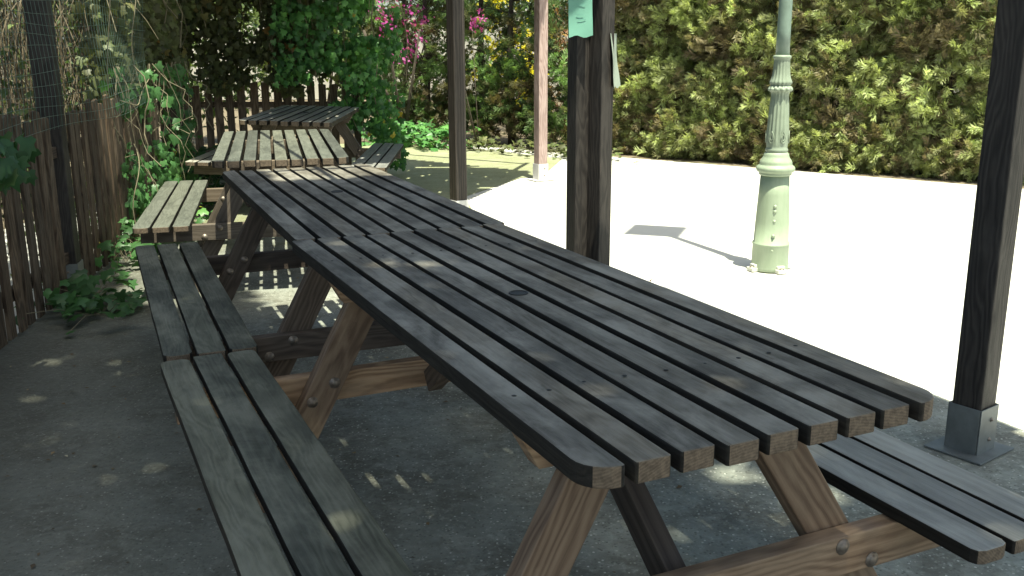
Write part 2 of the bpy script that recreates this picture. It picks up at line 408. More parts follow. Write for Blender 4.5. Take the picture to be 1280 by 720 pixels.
def make_table(label, q, seed, topm, benchL, benchR, legm, detail=True, z0=0.0, roll_=0.0, legm2=None, TL=1.83, rn=.055, rf=.055):
    """q = near left corner x, y and yaw of the long axis"""
    random.seed(seed)
    x, y, a = q
    d = Vector((-math.sin(a), math.cos(a))); w = Vector((math.cos(a), math.sin(a)))
    c = Vector((x, y)) + w * TW / 2 + d * TL / 2
    root = empty('picnic_table', (c.x, c.y, z0), rot=(0, roll_, a))
    tag(root, label, 'picnic table', 'wooden picnic tables under the pergola')
    hw, hl = TW / 2, TL / 2
    # --- tabletop: nine planks in one mesh, the parasol hole a dark disc on the middle plank
    n, gap = 9, .018
    pw = (TW - gap * (n - 1)) / n
    tb = MB(); hole_parts = None
    for i in range(n):
        xl = -hw + i * (pw + gap)
        y0, y1 = -hl + random.uniform(-.004, .004), hl + random.uniform(-.006, .006)
        rc = {}
        if i == 0: rc = {3: rn, 2: rf}           # plank y runs along table -X
        if i == n - 1: rc = {0: rn, 1: rf}
        dz = random.uniform(-.0015, .0015)
        ol = rounded(y0, y1, -(xl + pw), -xl, rc, .0012, seed + i)
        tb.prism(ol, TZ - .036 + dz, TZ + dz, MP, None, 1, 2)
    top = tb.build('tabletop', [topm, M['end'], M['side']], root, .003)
    if seed == 11:
        for end_, s_ in ((-hl, 1), (hl, -1)):
            for i in range(n):
                sc_ = bolt_mb((-hw + i * (pw + gap) + pw / 2 + random.uniform(-.012, .012), end_ + s_ * .335 + random.uniform(-.008, .008), TZ + .0012), (0, 0, 1), .0032)
                sc_.v = [(a_, b_, TZ + .0012 + (c_ - TZ - .0012) * .15) for a_, b_, c_ in sc_.v]
                sc_.build('screw', M['hole'], top, 0, True)
    # parasol hole: ring and a flat dark disc painting the bore's shade, just proud
    hb = MB()
    hb.lathe([(.0005, .0), (.017, .0), (.0195, .0), (.0205, .0018), (.0235, .0018), (.0245, 0.0005), (.0245, -.003)], 28)
    o = hb.build('parasol_hole_disc', [M['hole']], root, 0, True); o.location = (0.0, .04, TZ + .0006)
    # --- benches
    for side, mat in ((-1, benchL), (1, benchR)):
        bb = MB(); bw, bg_ = .086, .013
        for k in range(3):
            xc = side * (hw + .135 + bw / 2 + k * (bw + bg_))
            sh = random.uniform(-.012, .012)
            rc = {}
            if (k == 0): rc = {1: .02, 0: .02, 2: .02, 3: .02}
            if (k == 2): rc = {0: .03, 1: .03, 2: .03, 3: .03}
            dz = random.uniform(-.002, .002)
            ol = rounded(-hl + sh, hl + sh, -(xc + bw / 2), -(xc - bw / 2), rc, .0022, seed + 20 + k + side)
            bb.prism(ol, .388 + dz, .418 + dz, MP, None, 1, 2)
        bb.build('bench', [mat, M['end'], M['side']], root, .0035)
    # --- two A-frames
    for end, s in ((-hl, 1), (hl, -1)):
        yb, yl, yt = end + s * .222, end + s * .268, end + s * .313     # crossbeam, legs, top batten
        lm = legm if (s == 1 or legm2 is None) else legm2
        for side in (-1, 1):
            lb = MB()
            k = .54 if side < 0 else .66
            def cx(z): return side * (hw - (.13 - k * (.575 - z)))
            p0, p1 = (cx(0), yl, 0.0), (cx(.712), yl, .712)
            ww = .094
            dx = ww / 2 / math.cos(math.atan(k))
            # leg outline in the table XZ plane, ends cut level
            quad = [(p0[0] - dx, 0), (p0[0] + dx, 0), (p1[0] + dx, .712), (p1[0] - dx, .712)]
            ax = Vector((p1[0] - p0[0], 0, .712)).normalized(); ay = Vector((ax.z, 0, -ax.x))
            vs, gs = [], []
            off = Vector((random.uniform(-5, 5), random.uniform(-.03, .03), random.uniform(-.2, .2)))
            for yy in (yl - .0225, yl + .0225):
                for (qx, qz) in quad:
                    p = Vector((qx, yy, qz)); vs.append(p)
                    r_ = p - Vector(p0); gs.append(Vector((r_.dot(ax), r_.dot(ay), yy - yl)) + off)
            lb.add(vs, [(0, 1, 2, 3), (7, 6, 5, 4), (0, 4, 5, 1), (1, 5, 6, 2), (2, 6, 7, 3), (3, 7, 4, 0)], gs, random.random())
            leg = lb.build('leg', [lm], root, .003)
            if detail:
                for bz in ((.372, .02), (.322, -.022)) if s == -1 else ():
                    bolt_mb((cx(bz[0]) + bz[1], yl - .0225 , bz[0]), (0, -1, 0)).build('bolt', M['bolt'], leg, 0, True)
        xb = hw + .405
        b = MB(); b.bar((-xb, yb, .343), (xb, yb, .343), .044, .088, tint=random.random(), end=1)
        beam = b.build('crossbeam', [lm, M['end']], root, .003)
        if detail and s == 1:
            for sx_ in (-1, 1):
                for (xx, zz) in ((.3475, .366), (.43, .318)):
                    bolt_mb((sx_ * xx, yb - .022, zz), (0, -1, 0)).build('bolt', M['bolt'], beam, 0, True)
        b = MB()   # batten under the top with slanted ends
        M4 = Matrix(((1, 0, 0, 0), (0, 0, -1, yt + .0225), (0, 1, 0, 0), (0, 0, 0, 1)))
        xe = hw - .018
        b.prism([(-xe, .7125), (-xe + .05, .622), (xe - .05, .622), (xe, .7125)], 0, .045, M4, None, 0)
        b.build('batten', [lm], root, .002)
        b = MB()   # brace from the crossbeam up to the middle of the top
        b.bar((0.0, yb + s * .05, .325), (0.0, end + s * .78, .69), .045, .066, (0, -s, 1), None, 0)
        b.build('brace', [M['darkleg']], root, .002)
    return root

TA = (0.1084, 1.2954, .4385); TB = (-.6736, 3.0014, .4016); TC = (-1.5559, 5.0808, .2398); TD = (-2.115, 7.56, .03)
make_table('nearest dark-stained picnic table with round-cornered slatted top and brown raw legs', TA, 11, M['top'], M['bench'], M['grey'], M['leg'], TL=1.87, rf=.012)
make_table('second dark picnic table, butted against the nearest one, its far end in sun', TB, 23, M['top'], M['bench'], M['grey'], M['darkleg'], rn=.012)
make_table('sunlit pale grey picnic table, third in line, with striped shadows across its slats', TC, 37, M['green'], M['green'], M['green'], M['greyleg'])
make_table('shaded picnic table set at a skew angle farthest back by the slatted fence', TD, 41, M['grey'], M['grey'], M['grey'], M['greyleg'], z0=.012, roll_=R(2.0))

# ------------------------------------------------------------------ pergola posts
def make_post(label, x, y, yaw, mat, sleeve, size=.1, h=2.42, sl=.165, plate=True, grp='pergola posts'):
    root = empty('pergola_post', (x, y, 0), yaw)
    tag(root, label, 'post', grp)
    b = MB(); b.bar((0, 0, .02), (0, 0, h), size, size, (0, 1, 0), None, 0); b.build('timber', mat, root, .006)
    if sleeve:
        b = MB(); s = size + .012
        for (cx, cy, ax, ay) in ((0, -s / 2, s, .004), (0, s / 2, s, .004), (-s / 2, 0, .004, s - .006), (s / 2, 0, .004, s - .006)):
            b.bar((cx, cy, .006), (cx, cy, sl), ax, ay, (0, 1, 0), .5)
        sv = b.build('base_sleeve', sleeve, root, .0012)
        for zz in (.05, .12):
            bolt_mb((.012, -s / 2 - .002, zz), (0, -1, 0), .005).build('bolt', M['bolt'], sv, 0, True)
        if plate:
            b = MB(); b.bar((-.11, 0, .005), (.11, 0, .005), .2, .006, (0, 0, 1), .5); b.build('base_plate', sleeve, root, .001)
    return root

PY = R(37)
make_post('dark brown post nearest the camera, in a grey metal sleeve on square plate', PR.x + .01, PR.y + .03, PY, M['post'], M['sleeve'], .1)
make_post('dark post just beyond the long tables, knotty brown face and black side', -.41, 7.5, R(35), M['post'], M['paleS'], .1)
make_post('pale pinkish sunlit post in a whitish metal sleeve at the edge of the plaza', .29, 9.78, R(30), M['paleP'], M['paleS'], .1)
make_post('dark left post behind green netting standing against the picket fence', -2.475, 5.335, R(10), M['post'], M['sleeve'], .115)
make_post('dark post deep in the creepers at left, rising beyond the netting', -2.98, 7.25, R(14), M['post'], None, .12)
pA = make_post('black left half of the doubled post in mid picture, shade-tinted white paper on it', .352, 5.165, R(28), M['post'], M['sleeve'], .092)
pB = make_post('brown right half of the doubled post in mid picture', .462, 5.135, R(42), M['post'], M['sleeve'], .092)

# notices pinned to the doubled post
def notice(name, label, p, u, v, w, h, mat, lines):
    """sheet with its top middle at p, u across, v down"""
    p, u, v = Vector(p), Vector(u).normalized(), Vector(v).normalized()
    n = u.cross(v).normalized()
    b = MB(); nx, ny = 8, 10
    vs, fs = [], []
    for s in (0, .0012):
        for j in range(ny + 1):
            for i in range(nx + 1):
                fx, fy = i / nx - .5, j / ny
                cur = .012 * (fy ** 2) * (1.0 if fx > 0 else .6) * abs(fx * 2) ** 2 + .003 * math.sin(fy * 7 + fx * 3)
                hh = h * fy + (.006 * math.sin(fx * 9) if j == ny else 0)
                vs.append(p + u * fx * w + v * hh - n * (cur + s))
    N = (nx + 1) * (ny + 1)
    for j in range(ny):
        for i in range(nx):
            q = j * (nx + 1) + i
            fs.append((q, q + 1, q + nx + 2, q + nx + 1)); fs.append((q + N, q + N + nx + 1, q + N + nx + 2, q + N + 1))
    b.add(vs, fs)
    o = b.build(name, mat, None, 0, True); tag(o, label, 'notice')
    if lines:
        for (fx, fy, lw) in lines:
            k = MB(); c = p + u * fx * w + v * fy * h - n * .0035
            k.bar(c - u * lw * w / 2, c + u * lw * w / 2, .004, .0006, n)
            k.build('faded_print_line', M['ink'], o)
    return o
notice('paper_notice', 'white paper sheet, teal shade painted into it, pinned to the front of the doubled post, torn at its lower edge', (.342, 5.055, 1.645), (1, .1, 0), (.02, 0, -1), .12, .275, M['paper'], [(0, .22, .4), (.02, .45, .36), (-.02, .62, .3), (.05, .7, .34)])
notice('paper_notice', 'pale sheet hanging off the right side of the doubled post, seen almost edge on', (.522, 5.16, 1.385), (.3, 1, 0), (.06, .0, -1), .13, .27, M['paper2'], [])

# ------------------------------------------------------------------ pergola roofs (above the frame; they shade the tables)
random.seed(5)
def roof_board_mesh(poly_w, l0, l1, z, gapmax):
    b = MB(); l = l0
    while l < l1:
        wd = random.uniform(.11, .15)
        cuts = [poly_w[0]]
        while cuts[-1] < poly_w[1]: cuts.append(cuts[-1] + random.uniform(.5, 1.6))
        cuts[-1] = poly_w[1]
        for c0, c1 in zip(cuts[:-1], cuts[1:]):
            if c1 - c0 < .05: continue
            g = random.choice([.0, .001, random.uniform(.001, .003)])
            lo = min(l + wd, l1)
            p0, p1 = row(c0 + g, (l + lo) / 2), row(c1, (l + lo) / 2)
            b.bar((*p0, z), (*p1, z), (lo - l) - random.choice([-.002, .0005, .001, gapmax * random.random(), .0045]), .022)
        l += wd
    return b
rz = 2.5
r1 = empty('pergola_roof', (*row(-1.3, -1), rz)); tag(r1, 'boarded flat roof of the pergola over the two nearest tables', 'pergola roof')
ri = Matrix.Translation(-r1.location)
def under(o, root):
    o.parent = root; o.matrix_parent_inverse = Matrix.Translation(-Vector(root.location)); return o
under(roof_board_mesh((-.42, .29), -5.0, 1.64, rz, .0022).build('roof_boards', M['roofwood']), r1)
b = MB()
for wv in (0.0, -2.75):
    b.bar((*row(wv, -5), rz - .09), (*row(wv, 4.9), rz - .09), .07, .13)
under(b.build('beam', M['post']), r1)
b = MB()
b.bar((*row(-2.6, 1.45), rz), (*row(-.42, 1.45), rz), .36, .03)
b.bar((*row(-3.2, 2.02), rz), (*row(.2, 2.02), rz), .03, .03)
b.bar((*row(-1.62, 1.6), rz + .03), (*row(-1.5, 4.2), rz + .03), .03, .03)
under(b.build('rafter', M['post']), r1)
# second roof: slats over the skewed table, turned to the hedge
r2 = empty('pergola_roof', (-1.6, 9.4, rz)); tag(r2, 'slatted flat roof of the farther pergola over the skewed table', 'pergola roof')
poly = [(-4.2, 7.5), (-1.25, 6.95), (-.1, 7.8), (.5, 9.72), (-2.0, 11.75), (-4.2, 11.6)]  # outline of the unseen roof, shaped by where its shade should fall
def clip_x(yy):
    xs = []
    for (x0, y0), (x1, y1) in zip(poly, poly[1:] + poly[:1]):
        if (y0 - yy) * (y1 - yy) < 0: xs.append(x0 + (x1 - x0) * (yy - y0) / (y1 - y0))
    return (min(xs), max(xs)) if len(xs) >= 2 else None
b = MB(); yy = 6.97
while yy < 11.75:
    k = clip_x(yy)
    if k and k[1] - k[0] > .1:
        c = k[0]
        while c < k[1]:
            e = min(k[1], c + random.uniform(.8, 2.0))
            if random.random() > .03: b.bar((c, yy, rz), (e, yy, rz), .0855, .02)
            c = e + random.uniform(.002, .03)
    yy += .087
under(b.build('roof_boards', M['roofwood']), r2)
b = MB(); b.bar((.3, 9.7, rz - .09), (-.41, 7.6, rz - .09), .06, .12); b.bar((.3, 9.75, rz - .095), (-2.2, 11.5, rz - .095), .06, .12); b.bar((.42, 10.4, rz), (-2.2, 12.2, rz), .05, .05); b.bar((.32, 9.9, rz - .03), (.46, 10.5, rz - .03), .05, .05); b.bar((-2.2, 11.5, rz - .03), (-2.1, 12.3, rz - .03), .05, .05)
under(b.build('beam', M['post']), r2)

# ------------------------------------------------------------------ street lamp
lx, ly = 1.562, 5.795
lamp = empty('street_lamp', (lx, ly, 0)); tag(lamp, 'pale green cast iron street lamp with fluted collar standing on the sunlit plaza', 'street lamp')
b = MB()
b.lathe([(.109, .004), (.109, .02), (.1075, .155), (.109, .158), (.111, .164), (.109, .170), (.103, .173), (.0985, .3), (.09, .46), (.0835, .572)], 40)
o = b.build('pedestal', M['lamp'], lamp, 0, True)
for aa, zz in ((-98, .40), (-98, .37), (-98, .31), (-99, .225), (-100, .135)):
    ca, sa = math.cos(R(aa)), math.sin(R(aa)); rr = .096 if zz > .3 else .1035
    bolt_mb((ca * rr, sa * rr, zz), (ca, sa, 0), .0075).build('bolt', M['lamp'], o, 0, True)
b = MB()
b.lathe([(.0836, .5725), (.094, .577), (.096, .585), (.094, .590), (.106, .596), (.112, .606), (.113, .616), (.109, .626), (.098, .634), (.094, .640), (.095, .648), (.09, .662), (.079, .676), (.073, .69), (.0725, .70), (.066, .706), (.062, .712)], 40)
b.build('collar', M['lamp'], lamp, 0, True)
prof = [(.062, .7125), (.0655, .718), (.0655, .728), (.0605, .734), (.061, .745), (.0645, .765), (.066, .79), (.065, .82), (.0625, .87), (.059, .93), (.0555, .985), (.053, 1.01), (.051, 1.03), (.053, 1.05), (.061, 1.062), (.069, 1.07), (.0705, 1.078), (.066, 1.086), (.057, 1.092), (.057, 1.098), (.064, 1.104), (.066, 1.112), (.063, 1.12), (.056, 1.135), (.051, 1.16), (.0475, 1.2), (.0455, 1.235), (.0455, 1.243), (.051, 1.248), (.052, 1.255), (.050, 1.262), (.0395, 1.266)]
b = MB(); b.lathe(prof, 64, flute=(.745, 1.23, 16))
fl = b.build('fluted_shaft', M['lampmid'], lamp, 0, True)
b = MB()                                   # teardrop rings on the flutes
for aa in range(0, 360, 60):
    ca, sa = math.cos(R(aa - 75)), math.sin(R(aa - 75))
    for rr in (1.0, .55):
        pts = []
        for k in range(15):
            tt = 2 * math.pi * k / 14
            yy = .016 * math.sin(tt) * rr * (1 if math.cos(tt) < 0 else (1 - .75 * math.cos(tt)))
            zz = .80 + .034 * math.cos(tt) * rr
            rad = .0655
            pts.append((ca * rad - sa * yy, sa * rad + ca * yy, zz))
        b.tube(pts, .0032, 5, cap=False)
b.build('teardrop_ornament', M['lampmid'], fl, 0, True)
b = MB()                                   # scalloped rim under the bell
for k in range(12):
    tt = 2 * math.pi * k / 12
    q = MB(); q.lathe([(.002, -.012), (.012, -.008), (.0165, 0), (.012, .008), (.002, .012)], 8)
    b.add([(v[0] + .058 * math.cos(tt), v[1] + .058 * math.sin(tt), v[2] + 1.072) for v in q.v], q.f)
b.build('scalloped_rim', M['lampmid'], fl, 0, True)
b = MB(); b.lathe([(.0395, 1.2665), (.0385, 1.4), (.033, 3.2), (.03, 4.12)], 24); b.build('pole', M['lampup'], lamp, 0, True)
for k in range(4):
    aa = R(20 + 90 * k); b = MB(); ca, sa = math.cos(aa), math.sin(aa)
    b.bar((ca * .085, sa * .085, .012), (ca * .142, sa * .142, .012), .062, .024)
    b.bar((ca * .1, sa * .1, .034), (ca * .122, sa * .122, .034), .05, .018)
    f_ = b.build('foot_lug', M['lug'], lamp, .004)
    bolt_mb((ca * .125, sa * .125, .044 - .02), (0, 0, 1), .011).build('bolt', M['bolt'], f_, 0, True)
lan = MB(); z = 4.12
ang = R(45 - 19)
def sq(r, z): return [(r * math.cos(ang + k * math.pi / 2), r * math.sin(ang + k * math.pi / 2), z) for k in range(4)]
lan.add(sq(.16, z) + sq(.26, z + .36), [(3, 2, 1, 0), (0, 1, 5, 4), (1, 2, 6, 5), (2, 3, 7, 6), (3, 0, 4, 7), (4, 5, 6, 7)])
o = lan.build('lantern', M['glass'], lamp)
b = MB(); b.add(sq(.285, z + .361) + sq(.285, z + .385) + sq(.05, z + .52), [(3, 2, 1, 0), (0, 1, 5, 4), (1, 2, 6, 5), (2, 3, 7, 6), (3, 0, 4, 7), (4, 5, 9, 8), (5, 6, 10, 9), (6, 7, 11, 10), (7, 4, 8, 11), (8, 9, 10, 11)])
b.build('cap', M['lampup'], o)

# ------------------------------------------------------------------ fences
def fence(label, a, b_, pitch_, wd, h, seed, skip=(), fm='fence'):
    random.seed(seed)
    a, b_ = Vector((*a, 0)), Vector((*b_, 0)); d = (b_ - a); L = d.length; d.normalize()
    root = empty('picket_fence', a, math.atan2(d.y, d.x)); tag(root, label, 'fence')
    n = int(L / pitch_)
    for i in range(n):
        x = i * pitch_ + random.uniform(-.006, .006)
        if any(abs(x - q) < .11 for q in skip): continue
        hh = h + random.uniform(-.035, .03); ln = random.uniform(-.012, .012)
        k = MB(); w2 = wd / 2 * random.uniform(.9, 1.08)
        # grain runs up: local x of prism -> world z
        MM = Matrix(((0, 1, 0, x), (0, 0, 1, random.uniform(-.004, .004)), (1, 0, 0, 0), (0, 0, 0, 1)))
        t_ = random.uniform(-.008, .008)
        k.prism([(.02, -w2), (hh + t_, -w2 + ln), (hh + .006, ln), (hh - t_, w2 + ln), (.02, w2)], -.009, .009, MM, None, 0)
        k.build('picket', M[fm], root, .002, seg=1)
    for zz in (.2, h - .22):
        k = MB(); k.bar((0, .03, zz), (L, .03, zz), .035, .06); k.build('rail', M[fm], root, .002, seg=1)
    return root
fence('old brown picket fence along the left edge of the pergola floor', (-1.72, -.6), (-2.72, 7.7), .128, .08, 1.0, 3, (5.98,))
fence('brown picket fence across the back, creepers hanging over its top', (-4.4, 10.5), (-1.45, 10.45), .121, .078, .93, 4, (), 'fence2')

# green wire netting above the left fence
b = MB()
na, nb = Vector((-1.98, 2.6)), Vector((-2.62, 7.3)); nd = (nb - na).normalized(); nn = Vector((nd.y, -nd.x)) * .02
L = (nb - na).length
random.seed(12)
def npt(s, z):
    p = na + nd * s + nn + Vector((nd.y, -nd.x)) * (.025 * math.sin(s * 2.3) + .02 * math.sin(z * 5 + s))
    return (p.x, p.y, z)
for i in range(int(L / .055)):
    s = i * .055
    b.tube([npt(s + .006 * math.sin(zz * 9), zz) for zz in np.linspace(.93, 2.3, 9)], .0013, 3, cap=False)
for j in range(25):
    zz = .93 + j * .057
    b.tube([npt(s, zz + .012 * math.sin(s * 3.1 + j)) for s in np.linspace(0, L, 30)], .0013, 3, cap=False)
o = b.build('wire_netting', M['wire']); tag(o, 'green square wire netting stretched above the left picket fence', 'netting')

# ------------------------------------------------------------------ vegetation
def rot_basis(dirs, ups):
    """rows: x = side, y = along, z = normal"""
    y = dirs / np.linalg.norm(dirs, axis=1, keepdims=True)
    x = np.cross(y, ups); x /= np.linalg.norm(x, axis=1, keepdims=True) + 1e-9
    z = np.cross(x, y)
    return np.stack([x, y, z], 1)            # (n,3,3): local -> world with v @ B

def stamp(Vt, Ft, pos, B, size, tint, tjit=.08):
    n, k = len(pos), len(Vt)
    V = (Vt[None] * size[:, None, None]) @ B + pos[:, None]
    F = Ft[None] + (np.arange(n) * k)[:, None, None]
    T = np.repeat(tint, k) + RNG.normal(0, tjit, n * k) * 0
    return V.reshape(-1, 3), F.reshape(-1, Ft.shape[1]), np.clip(T, 0, 1)

def frond_template():
    """a feathery spray: thin slivers fanning off a curved axis, rather flat but not quite"""
    rng = np.random.default_rng(3); V, F = [], []
    for i in range(34):
        y = rng.uniform(0, .75); sg = rng.choice([-1, 1]); a = sg * rng.uniform(.1, .95); e = rng.normal(0, .33)
        L = (.5 - .28 * y) * rng.uniform(.6, 1.15); w = rng.uniform(.016, .034)
        d = np.array([math.sin(a) * math.cos(e), math.cos(a) * math.cos(e), math.sin(e)])
        sd_ = np.cross(d, np.array([rng.normal(0, .4), rng.normal(0, .4), 1.0])); sd_ /= np.linalg.norm(sd_)
        p = np.array([rng.normal(0, .03), y, -.15 * y * y + rng.normal(0, .03)])
        n = len(V)
        V += [p, p + d * L * .5 + sd_ * w, p + d * L, p + d * L * .5 - sd_ * w]
        F.append((n, n + 1, n + 2, n + 3))
    return np.array(V), np.array(F)
FV, FF = frond_template()

def ivy_template():
    o = [(0, 0), (.28, -.12), (.52, .05), (.33, .3), (.42, .62), (.18, .6), (0, 1.0), (-.18, .6), (-.42, .62), (-.33, .3), (-.52, .05), (-.28, -.12)]
    V = [(x, y, -.22 * abs(x) - .18 * y * y) for x, y in o] + [(0, .32, .03)]
    F = [(i, (i + 1) % 12, 12) for i in range(12)]
    return np.array(V), np.array(F)
IV, IF = ivy_template()
DV = np.array([(0, 0, 0), (.3, .45, .06), (0, 1, -.06), (-.3, .45, .06)]); DF = np.array([(0, 1, 2), (0, 2, 3)])
LV = np.array([(0, 0, 0), (.07, .4, .0), (0, 1, -.12), (-.07, .4, .0)])

def cypress_mesh(seed, Rx, H, nclump, per, z0, mat, sparse=0.0):
    rng = np.random.default_rng(seed)
    P, D, S, T = [], [], [], []
    for i in range(nclump):
        th = rng.uniform(0, 2 * math.pi); z = z0 + (H - z0) * rng.uniform(0, 1)
        if i % 6 == 0: z = z0 + rng.uniform(0, .45)
        prof = min(1, .9 + (z - z0) * .4) * (1 - .35 * max(0, (z - H * .8) / (H * .2)))
        rr = Rx * prof * rng.uniform(.4, 1.0) ** .7 * rng.uniform(.9, 1.15)
        c = np.array([rr * math.cos(th), rr * math.sin(th), z])
        out = np.array([math.cos(th), math.sin(th), rng.uniform(-.7, .8)])
        base = rng.choice([rng.uniform(0, .2), rng.uniform(.3, .6), rng.uniform(.45, .85), rng.uniform(.7, 1.0)], p=[.27, .3, .29, .14])
        for k in range(per):
            P.append(c + rng.normal(0, .055, 3)); D.append(out + rng.normal(0, .6, 3)); S.append(rng.uniform(.11, .26)); T.append(np.clip(base + rng.normal(0, .09), 0, 1))
    P, D, S, T = map(np.array, (P, D, S, T))
    B = rot_basis(D, rng.normal(0, 1, (len(P), 3)))
    V, F, Tt = stamp(FV, FF, P, B, S, T)
    return np_mesh('crown', V, F, Tt, mat)

def trunk_mb(seed, r, H, nb, mat_name=None):
    rng = np.random.default_rng(seed); b = MB()
    pts = [(rng.normal(0, .012), rng.normal(0, .012), z) for z in np.linspace(0, H, 8)]
    b.tube(pts, list(np.linspace(r, r * .35, 8)), 8)
    for i in range(nb):
        z = rng.uniform(.15, H * .95); th = rng.uniform(0, 6.28); L = rng.uniform(.2, .5)
        d = np.array([math.cos(th), math.sin(th), rng.uniform(.1, .9)])
        p0 = np.array([0, 0, z]); p1 = p0 + d * L * .5 + rng.normal(0, .02, 3); p2 = p0 + d * L + rng.normal(0, .05, 3)
        b.tube([p0, p1, p2], [.009, .006, .003], 4, cap=False)
    return b

hd = Vector((-3.2, 2.47)).normalized()
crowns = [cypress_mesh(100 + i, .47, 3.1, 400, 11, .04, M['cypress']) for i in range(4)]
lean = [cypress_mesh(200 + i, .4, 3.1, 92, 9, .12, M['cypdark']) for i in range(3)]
tr_dense = [trunk_mb(300 + i, .045, 3.0, 70) for i in range(2)]
tr_lean = [trunk_mb(310 + i, .055, 3.0, 46) for i in range(2)]
tmesh = {}
def tree(kind, x, y, i, rzv):
    root = empty('cypress_tree', (x, y, -.008), rzv)
    lab = 'clipped olive green cypress, one of the dense sunlit row across the plaza' if kind == 'dense' else 'thin bare-stemmed cypress, one of the open shaded row behind the pale post'
    tag(root, lab, 'tree', 'sunlit cypress hedge trees' if kind == 'dense' else 'shaded cypress hedge trees')
    key = (kind, i % 2)
    if key not in tmesh:
        o = (tr_dense if kind == 'dense' else tr_lean)[i % 2].build('trunk', M['bark'], root, 0, True); tmesh[key] = o.data
    else:
        link(bpy.data.objects.new('trunk', tmesh[key]), root)
    pool = crowns if kind == 'dense' else lean
    c = link(bpy.data.objects.new('crown', pool[i % len(pool)]), root)
    s = random.uniform(.94, 1.08); c.scale = (s, s, random.uniform(.95, 1.05))
random.seed(21)
s = -3.6; i = 0
start = Vector((4.46, 9.62))
while s < 8.3:
    p = start + hd * s
    off = Vector((hd.y, -hd.x)) * random.uniform(-.08, .08)
    kind = 'dense' if s < 4.25 else 'lean'
    p = p + (Vector((.3, .38)) if kind == 'dense' else Vector((.16, .2)))
    tree(kind, p.x + off.x, p.y + off.y, i, random.uniform(0, 6.28))
    s += .56 if kind == 'dense' else .5; i += 1

def leaf_object(name, P, D, U, S, T, mat, parent=None, tpl='ivy'):
    Vt, Ft = {'ivy': (IV, IF), 'dia': (DV, DF), 'lin': (LV, DF)}[tpl]
    B = rot_basis(D, U)
    V, F, Tt = stamp(Vt, Ft, P, B, S, T)
    o = bpy.data.objects.new(name, np_mesh(name, V, F, Tt, mat))
    return link(o, parent)

# ivy curtain over the back fence: leaves hang in clusters with holes between
def curtain(root_label, a, b_, zr, n, size, mat, seed, depth, hole, name='ivy_curtain', facing=(0, -1, .35), zlow=None, tint=(0, 1), stems=26):
    rng = np.random.default_rng(seed)
    a, b_ = np.array(a), np.array(b_)
    root = empty(name, (*((a + b_) / 2), 0)); tag(root, root_label, 'climbing plant')
    org = np.array([*((a + b_) / 2), 0])
    P, T = [], []
    while len(P) < n:
        f = rng.uniform(); z = rng.uniform(*zr)
        if zlow is not None and z < zlow(f): continue
        xy = a + (b_ - a) * f
        h = noise.noise(Vector((xy[0] * 3.2, xy[1] * 3.2, z * 3.2 + seed)))
        if h < hole + rng.normal(0, .1): continue
        P.append(np.array([xy[0], xy[1], z]) + np.array([rng.normal(0, .03), rng.uniform(-depth, depth), 0]))
        T.append(np.clip(rng.uniform(*tint) * .6 + .4 * (h + .5) * tint[1], 0, .925) if rng.uniform() > .012 else rng.uniform(.95, 1))
    P, T = np.array(P), np.array(T)
    D = np.array([0, 0, -1.0]) + rng.normal(0, .5, (n, 3)); U = np.array(facing) + rng.normal(0, .35, (n, 3))
    o = leaf_object('foliage', P - org, D, U, rng.uniform(*size, n), T, mat, root)
    b = MB()
    for i in range(stems):
        f = rng.uniform(); xy = a + (b_ - a) * f - org[:2]; z1 = zr[1]; z0 = rng.uniform(zr[0], zr[0] + .6 * (zr[1] - zr[0]))
        if zlow is not None: z0 = max(z0, zlow(f))
        if z1 - z0 < .2: continue
        pts = []; q = np.array([xy[0], xy[1] + rng.uniform(-depth, depth) * .7, z1])
        for k in range(9):
            pts.append(q.copy()); q = q + np.array([rng.normal(0, .045), rng.normal(0, .03), -(z1 - z0) / 8])
        b.tube(pts, rng.uniform(.0015, .005), 4, tint=rng.uniform(), cap=False)
    b.build('stem', M['tendril'], root, 0, True)
    return root
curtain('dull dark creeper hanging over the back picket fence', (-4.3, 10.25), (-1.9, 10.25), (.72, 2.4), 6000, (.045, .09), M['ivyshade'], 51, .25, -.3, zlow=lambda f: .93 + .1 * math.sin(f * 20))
curtain('bright green ivy falling to the ground at the right end of the back fence', (-2.3, 10.1), (-1.12, 10.15), (.1, 2.4), 2700, (.04, .085), M['ivy'], 52, .32, .0, zlow=lambda f: max(.1, .95 - 1.5 * max(0, f - .25)), tint=(.15, 1.1))
curtain('brown-green creeper mass above the corner of the fences', (-2.78, 6.7), (-2.98, 8.9), (.98, 2.4), 2300, (.05, .11), M['ivyshade'], 53, .25, -.1, facing=(.6, -.8, .3), stems=40)
# sunlit vine on the fence corner
curtain('sunlit green vine with lobed leaves climbing the left fence corner', (-2.55, 6.45), (-2.68, 8.3), (.03, 1.2), 330, (.045, .095), M['vine'], 54, .09, -.16, facing=(.7, -.6, .45), tint=(.3, .93), name='grape_vine', stems=26)
curtain('dark ivy strand reaching in over the near end of the left fence', (-1.98, 3.75), (-2.16, 4.35), (.78, .98), 26, (.06, .12), M['ivy'], 55, .05, -.9, facing=(.7, -.6, .3), tint=(0, .3), name='ivy_strand', stems=3)

